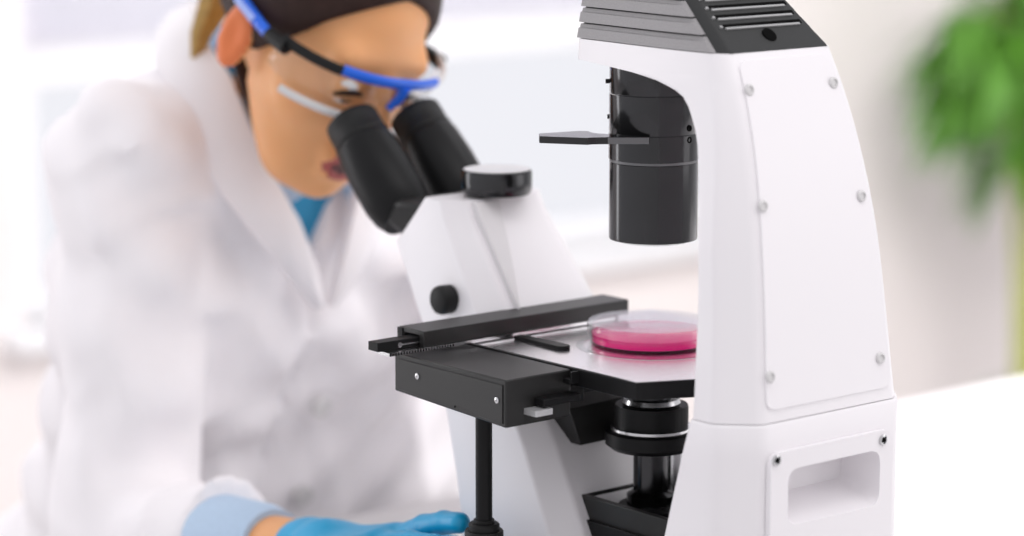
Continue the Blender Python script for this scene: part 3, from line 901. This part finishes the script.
gtube('lens_edge_reflection', np.linspace(-.86, -.30, 12), -.036, .0026, M['cap'])  # pale tube drawn as the reflection along the lower lens edge
bm = bmesh.new(); tube(bm, [hd(0, .1115, .020), hd(0, .112, .010), hd(-.004, .110, -.002)], [.0055, .0042, .003], 10); pobj('nose_bridge', bm, M['bluefr'], gog)
for s in (-1, 1):
    bm = bmesh.new(); tube(bm, [hd(s * .081, .058, .014), hd(s * .082, .046, .012), hd(s * .082, .030, .010)], [.0065, .006, .0045], 10); pobj('hinge', bm, M['rubber'], gog)
    bm = bmesh.new(); tube(bm, [hd(s * .0825, .034, .0105), hd(s * .083, .010, .012), hd(s * .083, -.03, .016), hd(s * .081, -.07, .010)], [.0045, .0052, .005, .003], 10); tp = pobj('temple', bm, M['bluefr'], gog)
    bm = bmesh.new(); tube(bm, [hd(s * .0862, .018, .0115), hd(s * .087, -.008, .0135)], [.0032, .0032], 8); pobj('temple_inlay', bm, M['bluepale'], gog)

# --- shirt
S = Field((-.56, .22, -.05), (-.06, .72, .46), .005)
S.ell(tor(0, -.005, -.12), (.160, .106, .175), TB, 0)
S.cap(tor(0, -.005, -.02), tor(0, .005, .035), .078, .068, .03)
for s in (-1, 1): S.ell(tor(s * .07, .070, -.15), (.065, .053, .065), TB, .03)
for sh in (shR, shL): S.cap(tor(0, -.01, 0), sh, .056, .056, .04)
me, P, Q = S.mesh('shirt', 1); shirt = plink('shirt', me, M['shirt'])
bm = bmesh.new()
for s in (-1, 1):
    tube(bm, [tor(s * .015, -.075, .070), tor(s * .062, -.035, .068), tor(s * .072, .015, .052), tor(s * .048, .075, .020), tor(s * .030, .100, -.010)], [.012, .013, .014, .017, .010], 10, flat=1.5, flatdir=tt)
pobj('shirt_collar', bm, M['paleblue'], shirt)

# --- lab coat
C = Field((-.70, -.06, -.42), (.14, .90, .50), .006)
C.ell(tor(0, -.01, -.12), (.180, .122, .19), TB, 0)
C.ell(tor(.085, -.005, -.32), (.205, .125, .19), TB, .06)
C.ell(tor(-.005, -.012, -.31), (.160, .122, .20), TB, .04)
C.ell(tor(.012, -.02, -.49), (.212, .165, .19), TB, .05)
for s in (-1, 1): C.ell(tor(s * .07, .075, -.15), (.070, .058, .075), TB, .04)
for sh, el, wr in ((shR, elR, wrR), (shL, elL, wrL)):
    d = nrm(wr - el)
    C.cap(tor(0, -.015, .005), sh + (0, 0, .003), .066, .066, .05)
    C.cap(sh, el, .066, .057, .025); C.cap(el, wr - d * .085, .058, .048, .02)
g = C.grid()
q = [g[i] - Nk[i] for i in range(3)]
qa = sum(q[i] * r0[i] for i in range(3)); qc = sum(q[i] * tf[i] for i in range(3)); qb = sum(q[i] * tt[i] for i in range(3))
# folds: diagonal on the sleeves, long on the front
fold = .0050 * np.sin(qa * 34 + qb * 46 + 2.1 * np.sin(qb * 17 + qc * 9)) + .0034 * np.sin(qb * 78 - qa * 30 + 2.4 * np.sin(qa * 21 + qc * 13)) + .0016 * np.sin(qc * 95 + qb * 70 + 3 * np.sin(qa * 30))
C.D = (C.D + fold * np.clip((.10 - np.abs(C.D)) / .1, 0, 1)).astype(np.float32)
arm = np.full_like(qa, 9.)
for sh, el, wr in ((shR, elR, wrR), (shL, elL, wrL)):
    for a_, b_ in ((sh, el), (el, wr)):
        ab = b_ - a_; t = np.clip(sum((g[i] - a_[i]) * ab[i] for i in range(3)) / (ab @ ab), 0, 1)
        arm = np.minimum(arm, np.sqrt(sum((g[i] - a_[i] - ab[i] * t) ** 2 for i in range(3))))
wv = qb * 92 - qa * 55 + qc * 20 + 2.6 * np.sin(qa * 24 + qc * 17 + 1.) + 1.2 * np.sin(qb * 23)
ridge = (1 - np.abs(np.sin(wv / 2))) ** 1.6 * (.6 + .4 * np.sin(qa * 31 + qb * 19))
C.D = (C.D - .0105 * ridge * np.clip((.105 - arm) / .03, 0, 1) + .003).astype(np.float32)
wv2 = qa * 60 + qb * 26 + 1.8 * np.sin(qb * 13 + 2)
C.D = (C.D - .006 * (1 - np.abs(np.sin(wv2 / 2))) ** 2 * np.clip((arm - .08) / .03, 0, 1) * np.clip((-.05 - qb) / .08, 0, 1)).astype(np.float32)
for el, wr in ((elR, wrR), (elL, wrL)):       # straight sleeve ends
    d = nrm(wr - el); e = wr - d * .112
    pl_ = sum((g[i] - e[i]) * d[i] for i in range(3)); rad_ = np.sqrt(sum((g[i] - e[i]) ** 2 for i in range(3)))
    C.D = np.where(rad_ < .10, np.maximum(C.D, pl_), C.D).astype(np.float32)
vee = np.maximum(np.abs(qa + .012) - np.clip((qb + .068) * .56, -.05, .066), .03 - qc)       # V neck
neckhole = np.sqrt(qa ** 2 + (qc + .005) ** 2) - .064
neckhole = np.maximum(neckhole, -.03 - qb)
C.D = np.maximum(C.D, -np.minimum(vee, neckhole)).astype(np.float32)
slit = np.maximum(np.abs(qa + .004 - .1 * (qb + .062)) - .0035, np.maximum(.05 - qc, qb + .06))
slit = np.maximum(slit, -(C.D + .006))
C.D = np.maximum(C.D, -slit).astype(np.float32)
rest(C, .003)
C.D = np.maximum(C.D, -.275 - C.grid()[2]).astype(np.float32)
me, P, Q = C.mesh('lab_coat', 2); coat = plink('lab_coat', me, M['coat'])
bm = bmesh.new()          # collar and lapels: one folded band
for s in (-1, 1):
    o_ = -.012
    pts = [tor(s * .0, -.074, .100), tor(s * .050, -.058, .105), tor(s * .072, -.015, .100), tor(s * .066 + o_ * .4, .036, .080), tor(s * .060 + o_ * .7, .070, .048), tor(s * .048 + o_, .095, .018), tor(s * .027 + o_, .118, -.022), tor(s * .012 + o_, .133, -.062), tor(s * .004 + o_, .138, -.094)]
    wd = [.040, .042, .046, .048, .048, .046, .038, .024, .006]
    rows = []
    for i, p in enumerate(pts):
        d = nrm(np.array(pts[min(i + 1, 8)]) - np.array(pts[max(i - 1, 0)]))
        out = nrm(np.array(p) - tor(0, -.01, ((np.array(p) - Nk) @ tt) - .06)); side = np.cross(d, out); side = nrm(side) * s
        w = wd[i]
        rows.append([p + out * .005, p - side * w * .5 + out * .009, p - side * w + out * .003, p - side * w - out * .004, p - side * w * .4 - out * .004, p - out * .006])
    loft(bm, rows)
pobj('coat_lapel', bm, M['coat'], coat, sharp=60)
for k in range(3):        # buttons down the front
    bm = bmesh.new(); cyl(bm, V(tor(.012, .123 - k * .004, -.20 - k * .09)), V(tf), .009, .006, 20)
    pobj('coat_button', bm, M['cap'], coat)
for el, wr in ((elR, wrR), (elL, wrL)):
    d = nrm(wr - el); bm = bmesh.new()
    tube(bm, [wr - d * .135, wr - d * .112, wr - d * .062, wr - d * .046], [.036, .0405, .0365, .0325], 28)
    pobj('shirt_cuff', bm, M['paleblue'], shirt)

# --- gloves: palm, four fingers and a thumb
def hand(name, wr, tip, thumb_side, back, curl, flip):
    d = nrm(tip - wr); n = nrm(back - d * (back @ d)); sd = nrm(np.cross(n, d)) * flip      # sd: towards the thumb
    lo = np.minimum(wr, tip) - .09; hi = np.maximum(wr, tip) + .09
    G = Field(lo, hi, .0022)
    G.cap(wr - d * .006, wr + d * .022, .027, .027, 0)
    G.cap(wr - d * .006, wr - d * .001, .0292, .0292, .003)
    for s in (-.026, -.009, .009, .025):
        G.cap(wr + d * .02 + sd * s * .6, wr + d * .088 + sd * s, .0150, .0125, .012)
    L = {'index': (.025, (.040, .026, .020)), 'middle': (.009, (.044, .029, .021)), 'ring': (-.009, (.040, .027, .020)), 'little': (-.0255, (.031, .020, .018))}
    for i, (nm, (s, ls)) in enumerate(L.items()):
        p = wr + d * (.090 - .004 * abs(i - 1)) + sd * s; ang = curl[i][0]
        r = .0096 if nm != 'little' else .0082
        F2 = Field(lo, hi, .0022)
        dirv = None
        for j, l in enumerate(ls):
            dirv = nrm(d * math.cos(ang) - n * math.sin(ang) + sd * (.10 * (1.5 - i) / 1.5) * (1 - j * .4))
            qn = p + dirv * l; F2.cap(p, qn, r, r * .93, .003); p = qn; ang += curl[i][1]; r *= .93
        # join finger to the palm softly, keep it apart from its neighbours
        k = .006; A = G.D; dd = F2.D
        near = np.linalg.norm(np.stack(G.grid(), -1) - (wr + d * .092 + sd * s), axis=-1) < .026
        t = np.clip(.5 + .5 * (dd - A) / k, 0, 1); sm = dd + (A - dd) * t - k * t * (1 - t)
        G.D = np.where(near, sm, np.minimum(A, dd)).astype(np.float32)
    p0 = wr + d * .026 + sd * .020 - n * .004; p1 = p0 + nrm(d * .70 + sd * .62 - n * .15) * .040
    p2 = p1 + nrm(d * .90 + sd * .28 - n * .12) * .032; p3 = p2 + nrm(d * .96 + sd * .02 - n * .05) * .025
    G.cap(p0, p1, .0160, .0120, .012); G.cap(p1, p2, .0118, .0105, .004); G.cap(p2, p3, .0105, .0088, .003)
    me, P, Q = G.mesh(name, 1)
    o = plink(name, me, M['glove']); return o
hand('glove', wrR, np.array([-.155, -.046, .110]), 1, np.array([-.05, -.15, 1.]), [(-.16, .12), (.02, .12), (.05, .14), (.08, .15)], 1)
hand('glove', wrL, np.array(L2W((.180, .0, .045))), 1, np.array([.1, .1, 1.]), [(.05, .12)] * 4, -1)

# --- trousers, shoes (under the desk)
T = Field((-.66, .02, -.78), (.10, .86, -.06), .009)
feet = []
for s in (-1, 1):
    hip = tor(s * .085, -.02, -.47); hip[2] = -.185
    kn = hip + h0 * .40 + r0 * s * .03 + Z * -.02; an = kn + Z * -.44 - h0 * .06 + Z * .02
    T.cap(hip, kn, .088, .064, .03); T.cap(kn, an, .064, .048, .02); feet.append(an)
T.ell(tor(0, -.02, -.46), (.165, .12, .11), TB, .04)
me, P, Q = T.mesh('trousers', 1); plink('trousers', me, M['denim'])
for an in feet:
    bm = bmesh.new(); rows = []
    for t, w, hh in [(-.07, .012, .03), (-.06, .030, .06), (-.02, .036, .085), (.03, .038, .075), (.09, .042, .052), (.14, .038, .040), (.165, .015, .022)]:
        c0 = np.array([an[0], an[1], -.75]) + h0 * t
        rows.append([c0 + r0 * w * math.cos(a) + Z * (hh * .5 + hh * .5 * math.sin(a)) for a in np.linspace(0, 2 * PI, 14, endpoint=False)])
    loft(bm, rows); pobj('shoe', bm, M['rubber'], sharp=50)

# ================================================================= STOOL
st = thing('lab_stool', 'round black padded stool under the person behind the desk', 'stool', (-.43, .615, -.75))
bm = bmesh.new(); lathe(bm, [(0, .40), (.16, .40), (.175, .415), (.175, .445), (.16, .462), (0, .468)], seg=48); obj('seat', bm, M['rubber'], st)
bm = bmesh.new(); lathe(bm, [(0, .06), (.024, .06), (.024, .40), (0, .40)], seg=28); obj('gas_post', bm, M['steel'], st)
for k in range(5):
    a = 2 * PI * k / 5 + .3; d = V((math.cos(a), math.sin(a), 0)); bm = bmesh.new()
    tube(bm, [V((0, 0, .075)) + d * .015, V((0, 0, .06)) + d * .13, V((0, 0, .035)) + d * .24], [.016, .014, .011], 10)
    lg = obj('leg', bm, M['steel'], st); bm = bmesh.new(); cyl(bm, d * .235, (0, 0, 1), .016, .035, 18); obj('foot_glide', bm, M['rubber'], lg)

# ================================================================= PLANT
pp = L2W((2.885, 2.0, -.75))
plant = thing('potted_palm', 'leafy green palm with pale yellow canes by the greige wall', 'plant', pp)
bm = bmesh.new(); lathe(bm, [(0, 0), (.075, 0), (.085, .01), (.105, .20), (.110, .215), (.098, .215), (.092, .18), (0, .18)], seg=48); obj('pot', bm, M['pot'], plant)
bm = bmesh.new(); lathe(bm, [(0, .19), (.05, .192), (.0935, .186), (.0925, .176), (0, .176)], seg=32); obj('soil', bm, M['soil'], plant)
rng = random.Random(11)
def leaflet(bm, p, d, side, L, w):
    d = V(d).normalized(); side = V(side).normalized(); n = d.cross(side).normalized()
    rows = []
    for t, k in ((0, .25), (.25, .9), (.5, 1), (.78, .6), (1, .05)):
        c0 = V(p) + d * L * t + V((0, 0, -1)) * L * .45 * t * t
        rows.append([c0 - side * w * k, c0 + n * w * .18 * k, c0 + side * w * k, c0 - n * w * .10 * k])
    loft(bm, rows)
for k in range(9):
    a = 2 * PI * k / 9 + rng.uniform(-.2, .2); d = V((math.cos(a), math.sin(a), 0)); lean = rng.uniform(.02, .09)
    ztop = rng.uniform(.68, 1.02)
    bm = bmesh.new(); pts = [V((0, 0, .18)) + d * .02 + d * lean * t ** 2 + V((0, 0, (ztop - .18) * t)) for t in np.linspace(0, 1, 6)]
    tube(bm, pts, [.009, .008, .007, .006, .005, .004], 10); obj('cane', bm, M['cane'], plant)
    for j in range(3):
        a2 = a + (j - 1) * .9 + rng.uniform(-.3, .3); d2 = V((math.cos(a2), math.sin(a2), 0)); reach = rng.uniform(.05, .12); rise = rng.uniform(-.04, .32)
        s0 = pts[-1] if j else pts[-2]
        rp = [s0 + d2 * reach * t + V((0, 0, rise * (1.6 * t - 1.35 * t * t))) for t in np.linspace(0, 1, 9)]
        bm = bmesh.new(); tube(bm, rp, [.004 - .0003 * i for i in range(9)], 6, mi=1)
        sd = d2.cross(V((0, 0, 1)))
        for i in range(1, 9):
            for s in (-1, 1):
                for e in (0, .5):
                    p = rp[i] if e == 0 else (rp[i] + rp[i - 1]) / 2
                    leaflet(bm, p, d2 * .5 + sd * s * .6 + V((0, 0, rng.uniform(-.9, .1))), d2 * .8 - sd * s * .4, rng.uniform(.10, .18), rng.uniform(.007, .012))
        obj('frond', bm, [M['leaf'], M['cane']], plant, sharp=60)
